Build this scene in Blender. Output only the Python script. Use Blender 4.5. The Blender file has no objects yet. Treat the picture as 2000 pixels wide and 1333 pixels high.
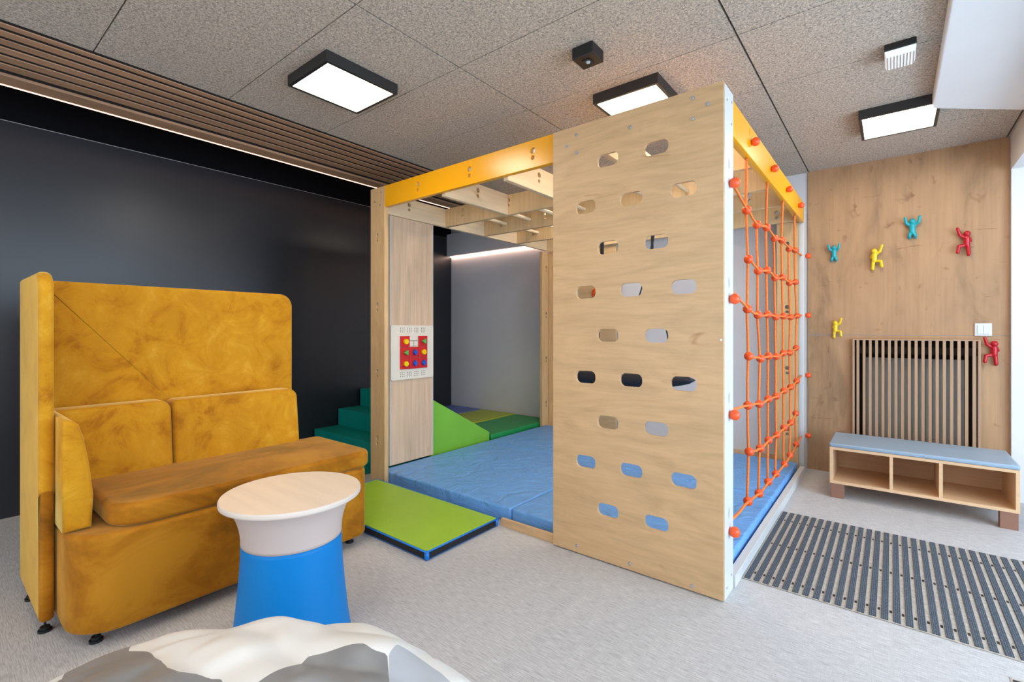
import bpy, bmesh, math, random
from mathutils import Vector, Matrix, noise
R = math.radians
random.seed(7)
scene = bpy.context.scene
col = scene.collection

# ------------------------------------------------------------------ camera
cam_data = bpy.data.cameras.new('camera')
cam = bpy.data.objects.new('camera', cam_data)
col.objects.link(cam)
cam.location = (0, 0, 1.3)
cam.rotation_euler = (R(90), 0, 0.6735)
cam_data.sensor_width = 36
cam_data.lens = 929 / 2000 * 36
cam_data.shift_y = -20.5 / 2000
cam_data.clip_start = 0.05
scene.camera = cam

# ------------------------------------------------------------------ exposure, world, daylight
scene.view_settings.view_transform = 'Standard'
scene.view_settings.look = 'None'
scene.view_settings.exposure = 0.45
scene.view_settings.gamma = 1
scene.view_settings.use_curve_mapping = False
w = bpy.data.worlds.new('sky')
scene.world = w
w.use_nodes = True
w.node_tree.nodes['Background'].inputs['Color'].default_value = (0.55, 0.75, 1.0, 1)
w.node_tree.nodes['Background'].inputs['Strength'].default_value = 1.0
scene.cycles.max_bounces = 8
scene.cycles.sample_clamp_indirect = 6

def area(name, loc, rot, sx, sy, power, color):
    l = bpy.data.lights.new(name, 'AREA')
    l.shape = 'RECTANGLE'; l.size = sx; l.size_y = sy
    l.energy = power; l.color = color
    o = bpy.data.objects.new(name, l)
    o.location = loc; o.rotation_euler = rot
    col.objects.link(o)
    return o
# daylight entering by the glazed entrance side (x = 2.5) and the windows behind the camera
area('daylight_entrance', (2.62, 2.35, 1.35), (0, R(90), 0), 2.2, 3.2, 112, (0.64, 0.82, 1.0))
area('daylight_side_window', (2.62, -1.2, 1.6), (0, R(90), 0), 1.7, 2.6, 60, (0.78, 0.89, 1.0))
area('daylight_rear_window', (-2.0, -3.12, 1.5), (R(90), 0, 0), 4.2, 1.9, 36, (0.86, 0.93, 1.0))

# ------------------------------------------------------------------ helpers
def tag(o, label=None, cat=None, group=None, kind=None):
    if label: o['label'] = label
    if cat: o['category'] = cat
    if group: o['group'] = group
    if kind: o['kind'] = kind
    return o

def thing(name, label, cat, loc=(0, 0, 0), group=None):
    o = bpy.data.objects.new(name, None)
    o.empty_display_size = 0.1
    col.objects.link(o)
    o.location = loc
    tag(o, label, cat, group)
    return o

def rootloc(p):
    v = Vector((0, 0, 0))
    while p is not None:
        v += Vector(p.location); p = p.parent
    return v

def obj(name, bm, mat, parent=None, smooth=False, loc=None, bevel=0, label=None):
    """bm (bmesh or mesh in world coordinates) becomes one object."""
    if isinstance(bm, bmesh.types.BMesh):
        me = bpy.data.meshes.new(name)
        bmesh.ops.recalc_face_normals(bm, faces=bm.faces)
        bm.to_mesh(me); bm.free()
    else:
        me = bm
    me.name = name
    off = rootloc(parent) if parent is not None else (Vector(loc) if loc is not None else Vector((0, 0, 0)))
    me.transform(Matrix.Translation(-off))
    o = bpy.data.objects.new(name, me)
    col.objects.link(o)
    if parent is not None: o.parent = parent
    else: o.location = off
    if mat is not None:
        for m in (mat if isinstance(mat, (list, tuple)) else [mat]):
            me.materials.append(m)
    if smooth:
        for p in me.polygons: p.use_smooth = True
    if bevel:
        md = o.modifiers.new('bevel', 'BEVEL')
        md.width = bevel; md.segments = 2; md.limit_method = 'ANGLE'; md.angle_limit = R(40)
    if label: o['label'] = label
    return o

def struct(name, bm, mat, **k):
    o = obj(name, bm, mat, **k)
    o['kind'] = 'structure'
    return o

def BM(): return bmesh.new()

def box(bm, a, b):
    x0, y0, z0 = a; x1, y1, z1 = b
    v = [bm.verts.new(p) for p in ((x0,y0,z0),(x1,y0,z0),(x1,y1,z0),(x0,y1,z0),(x0,y0,z1),(x1,y0,z1),(x1,y1,z1),(x0,y1,z1))]
    for f in ((0,3,2,1),(4,5,6,7),(0,1,5,4),(1,2,6,5),(2,3,7,6),(3,0,4,7)):
        bm.faces.new([v[i] for i in f])
    return bm

def B(a, b): return box(BM(), a, b)

def rrect(x0, y0, x1, y1, r, n=8):
    """rounded rectangle outline; r one radius or 4 (bl, br, tr, tl)"""
    if not isinstance(r, (list, tuple)): r = [r]*4
    pts = []
    cs = [(x0, y0, 180, r[0], 1, 1), (x1, y0, 270, r[1], -1, 1), (x1, y1, 0, r[2], -1, -1), (x0, y1, 90, r[3], 1, -1)]
    for cx, cy, a0, rr, sx, sy in cs:
        if rr <= 1e-5:
            pts.append((cx, cy)); continue
        ox, oy = cx+sx*rr, cy+sy*rr
        for i in range(n+1):
            a = R(a0 + 90*i/n)
            pts.append((ox+rr*math.cos(a), oy+rr*math.sin(a)))
    return pts

def mapper(axis):
    if axis == 'z': return lambda a, b, d: (a, b, d)
    if axis == 'y': return lambda a, b, d: (a, d, b)
    return lambda a, b, d: (d, a, b)       # axis x: outline in (y, z)

def inset(pts, d):
    """move a CCW outline inward by d along vertex normals"""
    n = len(pts); out = []
    for i in range(n):
        p0 = Vector(pts[i-1]); p1 = Vector(pts[i]); p2 = Vector(pts[(i+1) % n])
        e1 = (p1-p0); e2 = (p2-p1)
        if e1.length < 1e-9: e1 = e2
        if e2.length < 1e-9: e2 = e1
        e1 = e1.normalized(); e2 = e2.normalized()
        n1 = Vector((-e1.y, e1.x)); n2 = Vector((-e2.y, e2.x))
        m = (n1+n2)
        m = m.normalized() if m.length > 1e-6 else n1
        c = max(0.5, m.dot(n1))
        out.append((p1.x+m.x*d/c, p1.y+m.y*d/c))
    return out

def soft_prism(outline, axis, d0, d1, r, seg=4, puff=0.0, puff_lo=0.0, rings=6):
    """extruded outline with rounded rims and optionally domed faces"""
    bm = BM(); mp = mapper(axis)
    layers = []
    cx = sum(p[0] for p in outline)/len(outline); cy = sum(p[1] for p in outline)/len(outline)
    def dome(pts, base, sgn, amt):
        res = []
        for k in range(1, rings+1):
            t = k/(rings+1)
            s = 1-t
            h = amt*(1-s**2.2)
            res.append(([(cx+(p[0]-cx)*s, cy+(p[1]-cy)*s) for p in pts], base+sgn*h))
        return res
    low = inset(outline, r)
    lo_d = dome(low, d0, -1, puff_lo)
    for L in reversed(lo_d): layers.append(L)
    layers.append((inset(outline, r*1.02), d0))
    for i in range(seg+1):
        a = math.pi/2*i/seg
        layers.append((inset(outline, r*(1-math.sin(a))), d0 + r*(1-math.cos(a))))
    for i in range(seg+1):
        a = math.pi/2*(1-i/seg)
        layers.append((inset(outline, r*(1-math.sin(a))), d1 - r*(1-math.cos(a))))
    layers.append((inset(outline, r*1.02), d1))
    layers += dome(low, d1, 1, puff)
    prev = None; first = None
    for pts, d in layers:
        vs = [bm.verts.new(mp(p[0], p[1], d)) for p in pts]
        if prev:
            n = len(vs)
            for i in range(n):
                bm.faces.new((prev[i], prev[(i+1) % n], vs[(i+1) % n], vs[i]))
        else: first = vs
        prev = vs
    bm.faces.new(list(reversed(first))); bm.faces.new(prev)
    return bm

def tube(bm, pts, r, n=10, caps=True):
    pts = [Vector(p) for p in pts]
    rad = r if isinstance(r, (list, tuple)) else [r]*len(pts)
    prev = None; up = None
    for i, p in enumerate(pts):
        if i == 0: t = pts[1]-pts[0]
        elif i == len(pts)-1: t = pts[-1]-pts[-2]
        else: t = (pts[i+1]-p).normalized()+(p-pts[i-1]).normalized()
        t.normalize()
        if up is None:
            up = Vector((0, 0, 1)) if abs(t.z) < .9 else Vector((1, 0, 0))
        a = t.cross(up).normalized(); b = a.cross(t).normalized(); up = b
        vs = [bm.verts.new(p + (a*math.cos(2*math.pi*k/n)+b*math.sin(2*math.pi*k/n))*rad[i]) for k in range(n)]
        if prev:
            for k in range(n): bm.faces.new((prev[k], prev[(k+1) % n], vs[(k+1) % n], vs[k]))
        elif caps: bm.faces.new(list(reversed(vs)))
        prev = vs
    if caps: bm.faces.new(prev)
    return bm

def ball(bm, c, r, seg=14, sc=(1, 1, 1)):
    bmesh.ops.create_uvsphere(bm, u_segments=seg, v_segments=max(6, seg//2+1), radius=1,
                              matrix=Matrix.Translation(c) @ Matrix.Diagonal((r*sc[0], r*sc[1], r*sc[2], 1)))
    return bm

def capsule(bm, a, b, ra, rb=None, n=10):
    rb = ra if rb is None else rb
    tube(bm, [a, b], [ra, rb], n); ball(bm, a, ra, n); ball(bm, b, rb, n)

def lathe(prof, c, n=64, cap_lo=True, cap_hi=True):
    bm = BM(); prev = None
    for r, z in prof:
        vs = [bm.verts.new((c[0]+r*math.cos(2*math.pi*k/n), c[1]+r*math.sin(2*math.pi*k/n), c[2]+z)) for k in range(n)]
        if prev:
            for k in range(n): bm.faces.new((prev[k], prev[(k+1) % n], vs[(k+1) % n], vs[k]))
        elif cap_lo: bm.faces.new(list(reversed(vs)))
        prev = vs
    if cap_hi: bm.faces.new(prev)
    return bm

def disc(bm, c, r, axis, t, n=16):
    """short cylinder standing t out along axis vector"""
    return tube(bm, [c, Vector(c)+Vector(axis)*t], r, n)

def board(outline, holes, axis, d0, d1):
    """flat board with true through-holes (2D curve fill), returned as a mesh in world coordinates"""
    cu = bpy.data.curves.new('b', 'CURVE'); cu.dimensions = '2D'; cu.fill_mode = 'BOTH'
    cu.extrude = abs(d1-d0)/2
    for pts in [outline]+list(holes):
        s = cu.splines.new('POLY'); s.points.add(len(pts)-1)
        for i, p in enumerate(pts): s.points[i].co = (p[0], p[1], 0, 1)
        s.use_cyclic_u = True
    o = bpy.data.objects.new('b', cu)
    me = bpy.data.meshes.new_from_object(o)
    bpy.data.objects.remove(o); bpy.data.curves.remove(cu)
    me.materials.clear()
    mid = (d0+d1)/2
    mp = mapper(axis)
    for v in me.vertices:
        v.co = mp(v.co.x, v.co.y, v.co.z+mid)
    bm = BM(); bm.from_mesh(me); bpy.data.meshes.remove(me)
    bmesh.ops.remove_doubles(bm, verts=bm.verts, dist=1e-5)
    return bm

def circle2(cx, cy, r, n=16, sy=1): return [(cx+r*math.cos(2*math.pi*i/n), cy+r*sy*math.sin(2*math.pi*i/n)) for i in range(n)]
def rect2(x0, y0, x1, y1): return [(x0, y0), (x1, y0), (x1, y1), (x0, y1)]
def keyhole(cx, cy): return [circle2(cx, cy, .0195), circle2(cx, cy-.046, .0135)]

# ------------------------------------------------------------------ materials
class N:
    def __init__(s, name, rough=.5, metal=0, spec=.5):
        s.m = bpy.data.materials.new(name); s.m.use_nodes = True
        s.t = s.m.node_tree; s.p = s.t.nodes['Principled BSDF']
        s.p.inputs['Roughness'].default_value = rough; s.p.inputs['Metallic'].default_value = metal
        s.p.inputs['Specular IOR Level'].default_value = spec
        s.tc = None
    def n(s, typ, **k):
        x = s.t.nodes.new(typ)
        for a, b in k.items(): setattr(x, a, b)
        return x
    def l(s, a, b): s.t.links.new(a, b)
    def coord(s, scale=(1, 1, 1), rot=(0, 0, 0)):
        if not s.tc: s.tc = s.n('ShaderNodeTexCoord')
        mp = s.n('ShaderNodeMapping'); mp.inputs['Scale'].default_value = scale; mp.inputs['Rotation'].default_value = rot
        s.l(s.tc.outputs['Object'], mp.inputs['Vector']); return mp.outputs['Vector']
    def noise(s, vec, scale=5, detail=4, rough=.5, dist=0):
        x = s.n('ShaderNodeTexNoise'); x.inputs['Scale'].default_value = scale; x.inputs['Detail'].default_value = detail
        x.inputs['Roughness'].default_value = rough; x.inputs['Distortion'].default_value = dist
        s.l(vec, x.inputs['Vector']); return x.outputs['Fac']
    def ramp(s, fac, stops):
        x = s.n('ShaderNodeValToRGB'); e = x.color_ramp.elements
        while len(e) < len(stops): e.new(.5)
        for i, (p, c) in enumerate(stops): e[i].position = p; e[i].color = (*c, 1)
        s.l(fac, x.inputs['Fac']); return x.outputs['Color']
    def mix(s, a, b, fac, mode='MIX'):
        x = s.n('ShaderNodeMix', data_type='RGBA', blend_type=mode)
        for v, i in ((fac, 0), (a, 6), (b, 7)):
            if hasattr(v, 'is_output'): s.l(v, x.inputs[i])
            elif i == 0: x.inputs[0].default_value = v
            else: x.inputs[i].default_value = (*v, 1)
        return x.outputs[2]
    def base(s, c):
        if hasattr(c, 'is_output'): s.l(c, s.p.inputs['Base Color'])
        else: s.p.inputs['Base Color'].default_value = (*c, 1)
        return s
    def bump(s, h, strength=.2, dist=.01):
        x = s.n('ShaderNodeBump'); x.inputs['Strength'].default_value = strength; x.inputs['Distance'].default_value = dist
        s.l(h, x.inputs['Height']); s.l(x.outputs['Normal'], s.p.inputs['Normal']); return s

def lin(r, g, b):
    f = lambda c: (c/255/12.92) if c/255 <= .04045 else ((c/255+.055)/1.055)**2.4
    return (f(r), f(g), f(b))
def mul(c, k): return tuple(min(1, x*k) for x in c)

def plain(name, c, rough=.5, metal=0, spec=.5, nscale=0, var=.06, bump=0, bscale=60):
    m = N(name, rough, metal, spec)
    v = m.coord()
    f = m.noise(v, nscale or 6, 3)
    m.base(m.ramp(f, [(.3, mul(c, 1-var)), (.7, mul(c, 1+var))]))
    if bump: m.bump(m.noise(v, bscale, 3), bump, .002)
    return m.m

def wood(name, c, along='z', dark=.72, contrast=1.0, rough=.5, knots=True, fine=55, planks=0, spec=.4):
    """grain stretched along one axis, with soft figure, fine pores and small knots"""
    m = N(name, rough, 0, spec)
    ax = {'x': 0, 'y': 1, 'z': 2}[along]
    def sc(lo, hi):
        v = [hi]*3; v[ax] = lo; return tuple(v)
    f1 = m.noise(m.coord(sc(.55, 3.5)), 1.6, 5, .55, .9)
    f2 = m.noise(m.coord(sc(1.2, fine)), 1.5, 4, .6)
    c1 = m.ramp(f1, [(.3, mul(c, 1-.2*contrast)), (.52, c), (.75, mul(c, 1+.1*contrast))])
    c2 = m.ramp(f2, [(.3, (1-.22*contrast,)*3), (.6, (1, 1, 1))])
    o = m.mix(c1, c2, 1.0, 'MULTIPLY')
    if knots:
        f3 = m.noise(m.coord(sc(1.6, 3.2)), 2.3, 2, .5, .4)
        k = m.ramp(f3, [(.70, (1, 1, 1)), (.80, (dark, dark*.86, dark*.7))])
        o = m.mix(o, k, .9, 'MULTIPLY')
    if planks:
        v = m.n('ShaderNodeTexBrick'); v.offset = .5
        v.inputs['Scale'].default_value = 1; v.inputs['Mortar Size'].default_value = .0008
        v.inputs['Brick Width'].default_value = 2.2; v.inputs['Row Height'].default_value = planks
        v.inputs['Color1'].default_value = (1.0, 1.0, 1.0, 1); v.inputs['Color2'].default_value = (.88, .86, .83, 1)
        v.inputs['Mortar'].default_value = (.72, .68, .62, 1)
        rot = {'z': (0, R(90), 0), 'x': (R(90), 0, 0), 'y': (0, 0, R(90))}[along]
        m.l(m.coord((1, 1, 1), (R(90), 0, R(90)) if along == 'z' else rot), v.inputs['Vector'])
        o = m.mix(o, v.outputs['Color'], .8, 'MULTIPLY')
    m.base(o)
    m.bump(f2, .06, .002)
    return m.m

def ply(name, c, along='x'):
    m = N(name, .42, 0, .45)
    ax = {'x': 0, 'y': 1, 'z': 2}[along]
    v = [7.0]*3; v[ax] = 1.3
    f1 = m.noise(m.coord(tuple(v)), 1.1, 6, .6, 2.2)
    w1 = m.n('ShaderNodeTexWave', bands_direction={'x': 'Z', 'y': 'X', 'z': 'X'}[along])
    w1.inputs['Scale'].default_value = 3.2; w1.inputs['Distortion'].default_value = 9; w1.inputs['Detail'].default_value = 3
    w1.inputs['Detail Scale'].default_value = .8
    v3 = [1.0]*3; v3[ax] = .35
    m.l(m.coord(tuple(v3)), w1.inputs['Vector'])
    o = m.mix(m.ramp(f1, [(.32, mul(c, .86)), (.55, c), (.75, mul(c, 1.07))]),
              m.ramp(w1.outputs['Fac'], [(0, (.95, .93, .90)), (.5, (1, 1, 1))]), .35, 'MULTIPLY')
    v4 = [48.0]*3; v4[ax] = 4
    o = m.mix(o, m.ramp(m.noise(m.coord(tuple(v4)), 1.5, 3, .6), [(.35, (.92, .90, .87)), (.6, (1, 1, 1))]), .8, 'MULTIPLY')
    v2 = [9.0]*3; v2[ax] = 3
    f3 = m.noise(m.coord(tuple(v2)), 1.0, 3, .5, 1)
    o = m.mix(o, m.ramp(f3, [(.70, (1, 1, 1)), (.78, (.62, .48, .36))]), .8, 'MULTIPLY')
    m.base(o)
    return m.m

M = {}
# felt-like wood wool ceiling board
m = N('wood_wool_board', .95, 0, .1)
f = m.noise(m.coord((1, 1, 1)), 95, 5, .75, .8); g = m.noise(m.coord(), 260, 2, .6)
cc = lin(196, 183, 168)
m.base(m.mix(m.ramp(f, [(.38, mul(cc, .55)), (.5, mul(cc, 1.05)), (.62, mul(cc, 1.5))]), m.ramp(g, [(.35, (.7, .7, .7)), (.6, (1, 1, 1))]), .8, 'MULTIPLY'))
m.bump(f, .5, .006); M['felt'] = m.m
M['joint'] = plain('board_joint', (.05, .045, .04), .9)
M['slat'] = wood('dark_oak_slat', lin(192, 148, 114), 'y', rough=.55, knots=False, contrast=1.1)
M['slat_gap'] = plain('slat_backing', (.012, .009, .007), .95)
m = N('glossy_black_board', .34, 0, .6); m.base((.012, .0135, .018)); M['black'] = m.m
M['cove'] = plain('cove_black', (.004, .004, .005), .9, spec=.1)
M['white'] = plain('white_paint', (.80, .79, .78), .75, var=.015, nscale=3, bump=.04, bscale=180)
M['grey_wall'] = plain('pale_grey_paint', (.72, .695, .71), .7, var=.015, nscale=3)
m = N('woven_vinyl_floor', .55, 0, .35)
f = m.noise(m.coord((14, 240, 1)), 1.2, 3, .7); g = m.noise(m.coord((240, 14, 1)), 1.2, 3, .7)
h = m.noise(m.coord(), 420, 2, .6)
c0 = (.60, .585, .58)
a1 = m.ramp(f, [(.35, mul(c0, .72)), (.6, mul(c0, 1.16))]); a2 = m.ramp(g, [(.35, (.86, .86, .87)), (.6, (1, 1, 1))])
a3 = m.ramp(h, [(.35, (.80, .80, .80)), (.6, (1.0, 1.0, 1.0))])
m.base(m.mix(m.mix(a1, a2, .8, 'MULTIPLY'), a3, .8, 'MULTIPLY')); m.bump(h, .1, .001); M['floor'] = m.m
m = N('oak_cladding', .5, 0, .4)
c0 = lin(178, 140, 103)
f1 = m.noise(m.coord((2.6, 2.6, .8)), 1.5, 6, .6, .7); f2 = m.noise(m.coord((38, 38, 1.1)), 1.3, 4, .6)
f3 = m.noise(m.coord((5.5, 5.5, 4.2), (0, 0, 0)), 1.9, 3, .55, .5); f4 = m.noise(m.coord((4.5, 4.5, 42)), 1.0, 3, .5, .2)
o = m.mix(m.ramp(f1, [(.3, mul(c0, .62)), (.47, c0), (.72, mul(c0, 1.22))]), m.ramp(f2, [(.3, (.86, .84, .82)), (.6, (1, 1, 1))]), .8, 'MULTIPLY')
o = m.mix(o, m.ramp(f3, [(.64, (1, 1, 1)), (.76, (.55, .44, .35))]), .8, 'MULTIPLY')
o = m.mix(o, m.ramp(f4, [(.70, (1, 1, 1)), (.74, (.62, .5, .4))]), .7, 'MULTIPLY')
m.base(o); M['oak'] = m.m
M['grey_oak'] = wood('washed_oak', lin(224, 192, 160), 'z', dark=.6, contrast=.9, rough=.55, fine=35)
M['oak_slat'] = wood('oak_grille', lin(190, 152, 120), 'z', contrast=.7, knots=False, rough=.5)
M['ply_x'] = ply('birch_ply_x', lin(212, 175, 130), 'x')
M['ply_y'] = ply('birch_ply_y', lin(230, 200, 156), 'y')
M['ply_z'] = ply('birch_ply_z', lin(222, 182, 132), 'z')
M['pine_x'] = wood('pale_beam_x', lin(236, 202, 152), 'z', contrast=.6, dark=.75, fine=30)
M['pine_y'] = wood('pale_beam_y', lin(240, 212, 172), 'y', contrast=.5, dark=.75, fine=30)
M['white_lam'] = plain('white_laminate', (.64, .635, .62), .4, var=.01)
M['yellow'] = plain('yellow_lacquer', (.95, .42, .004), .26, var=.01, spec=.6)
M['orange'] = plain('orange_plastic', (.85, .095, .015), .3, var=.03, spec=.5)
M['rope'] = plain('orange_rope', (.86, .20, .03), .75, nscale=90, var=.15, bump=.3, bscale=200)
M['bolt'] = plain('zinc_bolt', (.6, .6, .62), .3, metal=.9, var=.02)
M['silver'] = plain('dull_metal', (.55, .54, .53), .35, metal=.7)
# velvet
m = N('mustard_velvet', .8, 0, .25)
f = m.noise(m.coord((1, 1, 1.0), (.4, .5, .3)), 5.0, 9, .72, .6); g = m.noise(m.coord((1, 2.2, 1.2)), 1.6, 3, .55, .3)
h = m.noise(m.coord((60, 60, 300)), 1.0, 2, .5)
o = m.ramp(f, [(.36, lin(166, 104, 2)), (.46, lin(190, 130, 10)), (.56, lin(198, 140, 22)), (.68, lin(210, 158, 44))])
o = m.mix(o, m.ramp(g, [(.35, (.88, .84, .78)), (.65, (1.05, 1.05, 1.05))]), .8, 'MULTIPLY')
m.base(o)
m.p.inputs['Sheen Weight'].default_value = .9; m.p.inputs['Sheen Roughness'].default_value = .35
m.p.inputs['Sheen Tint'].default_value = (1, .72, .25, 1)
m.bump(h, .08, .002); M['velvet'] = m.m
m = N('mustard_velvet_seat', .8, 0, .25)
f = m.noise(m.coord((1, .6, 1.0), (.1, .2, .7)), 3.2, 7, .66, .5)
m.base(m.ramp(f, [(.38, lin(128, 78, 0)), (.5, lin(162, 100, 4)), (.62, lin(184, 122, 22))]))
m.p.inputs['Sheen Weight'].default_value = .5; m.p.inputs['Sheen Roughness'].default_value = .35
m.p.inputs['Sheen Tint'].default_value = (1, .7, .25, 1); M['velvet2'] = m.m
def vinyl(name, c, rough=.42, wr=.25):
    m = N(name, rough, 0, .4)
    f = m.noise(m.coord((1, 1, 1)), 3.2, 3, .5, .8)
    m.base(m.ramp(f, [(.3, mul(c, .95)), (.7, mul(c, 1.04))])); m.bump(m.noise(m.coord(), 5.5, 4, .55, 1.6), wr, .05)
    return m.m
M['lime'] = vinyl('lime_vinyl', (.33, .55, .035), wr=.08)
M['lime2'] = vinyl('light_green_vinyl', (.20, .50, .045), wr=.05)
M['olive'] = vinyl('yellow_green_vinyl', (.36, .46, .02), wr=.3)
M['green'] = vinyl('green_vinyl', (.012, .27, .07), wr=.12)
M['teal'] = vinyl('teal_vinyl', (.0, .24, .20), wr=.05)
M['blue'] = vinyl('blue_vinyl', (.155, .385, .80), wr=.6)
M['navy'] = vinyl('blue_side_vinyl', (.02, .10, .28), wr=.1)
M['violet_blue'] = vinyl('cobalt_vinyl', (.10, .17, .50), wr=.15)
M['blackmat'] = vinyl('black_vinyl', (.008, .009, .012), wr=.1)
M['piping'] = plain('blue_piping', (.0, .18, .62), .45)
M['dark'] = plain('black_plastic', (.010, .010, .011), .4)
M['black_fabric'] = plain('black_fabric', (.008, .010, .018), .6, bump=.2, bscale=40)
M['table_top'] = wood('pale_ash_top', lin(246, 224, 200), 'x', contrast=.3, knots=False, rough=.4, fine=14)
M['table_edge'] = plain('cream_edge', lin(214, 200, 188), .5, var=.01)
M['taupe'] = plain('taupe_plastic', lin(196, 178, 170), .6, var=.01)
M['azure'] = plain('azure_plastic', (.0, .195, .55), .5, spec=.25, var=.01)
M['beech'] = wood('beech_board', lin(230, 190, 148), 'x', contrast=.35, knots=False, rough=.45)
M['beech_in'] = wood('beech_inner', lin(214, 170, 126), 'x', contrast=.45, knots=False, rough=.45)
M['brown_leg'] = plain('brown_block', lin(146, 104, 84), .5, var=.03)
M['pad'] = plain('grey_blue_leatherette', (.30, .40, .50), .38, var=.02, bump=.05, bscale=30)
M['lampframe'] = plain('black_lamp_frame', (.022, .021, .020), .45)
M['radiator'] = plain('grey_radiator', (.42, .42, .39), .6)
M['recess_shade'] = plain('painted_recess_shade', (.02, .017, .014), .9)  # shade of the radiator niche put into the colour
M['switch'] = plain('white_switch', (.74, .74, .74), .3, var=.005)
M['switch_gap'] = plain('switch_gap', (.35, .35, .36), .5)
M['turq'] = plain('turquoise_plastic', (.012, .36, .42), .25, var=.02)
M['yel_plastic'] = plain('yellow_plastic', (.85, .60, .02), .25, var=.02)
M['red_plastic'] = plain('red_plastic', (.50, .006, .014), .25, var=.02)
M['cream_board'] = plain('cream_board', lin(232, 222, 204), .45, var=.02)
M['puzzle_red'] = plain('puzzle_red', (.62, .008, .010), .45, var=.02)
M['puzzle_yellow'] = plain('puzzle_yellow', (.90, .60, .0), .35)
M['puzzle_blue'] = plain('puzzle_blue', (.0, .10, .55), .35)
M['puzzle_green'] = plain('puzzle_green', (.12, .42, .09), .35)
M['dot'] = plain('dark_dots', (.05, .035, .03), .7)
m = N('ribbed_carpet', .9, 0, .2)
f = m.noise(m.coord((1, 1, 1)), 240, 2, .6)
w1 = m.n('ShaderNodeTexWave', bands_direction='X'); w1.inputs['Scale'].default_value = 44; w1.inputs['Distortion'].default_value = 0
m.l(m.coord(), w1.inputs['Vector'])
m.base(m.mix(m.ramp(f, [(.35, (.045, .055, .072)), (.65, (.17, .20, .24))]), m.ramp(w1.outputs['Fac'], [(.2, (.45, .45, .45)), (.7, (1, 1, 1))]), .8, 'MULTIPLY'))
M['carpet'] = m.m
M['alu'] = plain('beige_aluminium', (.50, .455, .40), .5, metal=.1, nscale=60, var=.2)

def emit(name, c, s):
    m = bpy.data.materials.new(name); m.use_nodes = True
    t = m.node_tree; t.nodes.clear()
    e = t.nodes.new('ShaderNodeEmission'); o = t.nodes.new('ShaderNodeOutputMaterial')
    e.inputs['Color'].default_value = (*c, 1); e.inputs['Strength'].default_value = s
    t.links.new(e.outputs[0], o.inputs[0]); return m
M['lamp'] = emit('lit_diffuser', (1, .88, .72), 19)
M['led'] = emit('led_strip_light', (1, .52, .34), 3.2)
M['led_wall'] = emit('led_wall_light', (1, .66, .52), 11)
m = N('clear_prismatic', .12, 0, .5); m.base((.66, .72, .76))
m.p.inputs['Emission Color'].default_value = (.85, .93, 1, 1); m.p.inputs['Emission Strength'].default_value = .30
M['clear'] = m.m
m = N('lens', .1, 0, .6); m.base((.35, .42, .42)); M['lens'] = m.m

# ------------------------------------------------------------------ the room
HC = 2.79
XB, XA, XR, YB, YF = -4.79, -5.41, 0.713, 5.25, -3.0
YS = 3.9
XW = 2.5
struct('floor', B((-5.6, YF-.2, -.1), (XW+.2, YB+.3, 0)), M['floor'])
# black wall: lower panel and upper part, groove between them
bm = B((XB-.1, YF, 0), (XB, YS, 2.752)); struct('wall_left', bm, M['black'])
bm = B((XB-.1, YF, 2.758), (XB-.002, YS, 3.1)); struct('wall_left_upper', bm, M['cove'])
bm = B((XB-.012, YF, 2.752), (XB-.004, YS, 2.758)); struct('trim_1', bm, M['silver'])
bm = BM(); box(bm, (XA-.1, YS, 0), (XA, YB, 2.752)); box(bm, (XA-.1, YS-.1, 0), (XB-.1, YS, 3.1)); struct('wall_alcove', bm, M['black'])
bm = B((XA-.1, YS, 2.758), (XA-.002, YB, 3.1)); struct('wall_alcove_upper', bm, M['cove'])
# back wall with the radiator niche behind the oak cladding
bm = BM()
NX0, NX1, NZ = -.262, .534, 1.215
box(bm, (XA-.1, YB, 0), (NX0, YB+.2, 3.1))
box(bm, (NX1, YB, 0), (XW+.2, YB+.2, 3.1))
box(bm, (NX0, YB, NZ), (NX1, YB+.2, 3.1))
box(bm, (NX0-.02, YB+.14, 0), (NX1+.02, YB+.2, NZ+.02))
struct('wall_back', bm, M['grey_wall'])
# oak cladding, upper board and lower boards
struct('trim_2', B((-.617, YB-.012, 1.262), (XR-.003, YB, HC)), M['oak'])
bm = BM()
box(bm, (-.617, YB-.012, 0), (NX0, YB, 1.257)); box(bm, (NX1, YB-.012, 0), (XR-.003, YB, 1.257)); box(bm, (NX0, YB-.012, NZ), (NX1, YB, 1.257))
struct('trim_3', bm, M['oak'])
struct('baseboard_back', B((-5.41, YB-.012, 0), (-.64, YB, .085)), M['grey_oak'])
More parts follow.
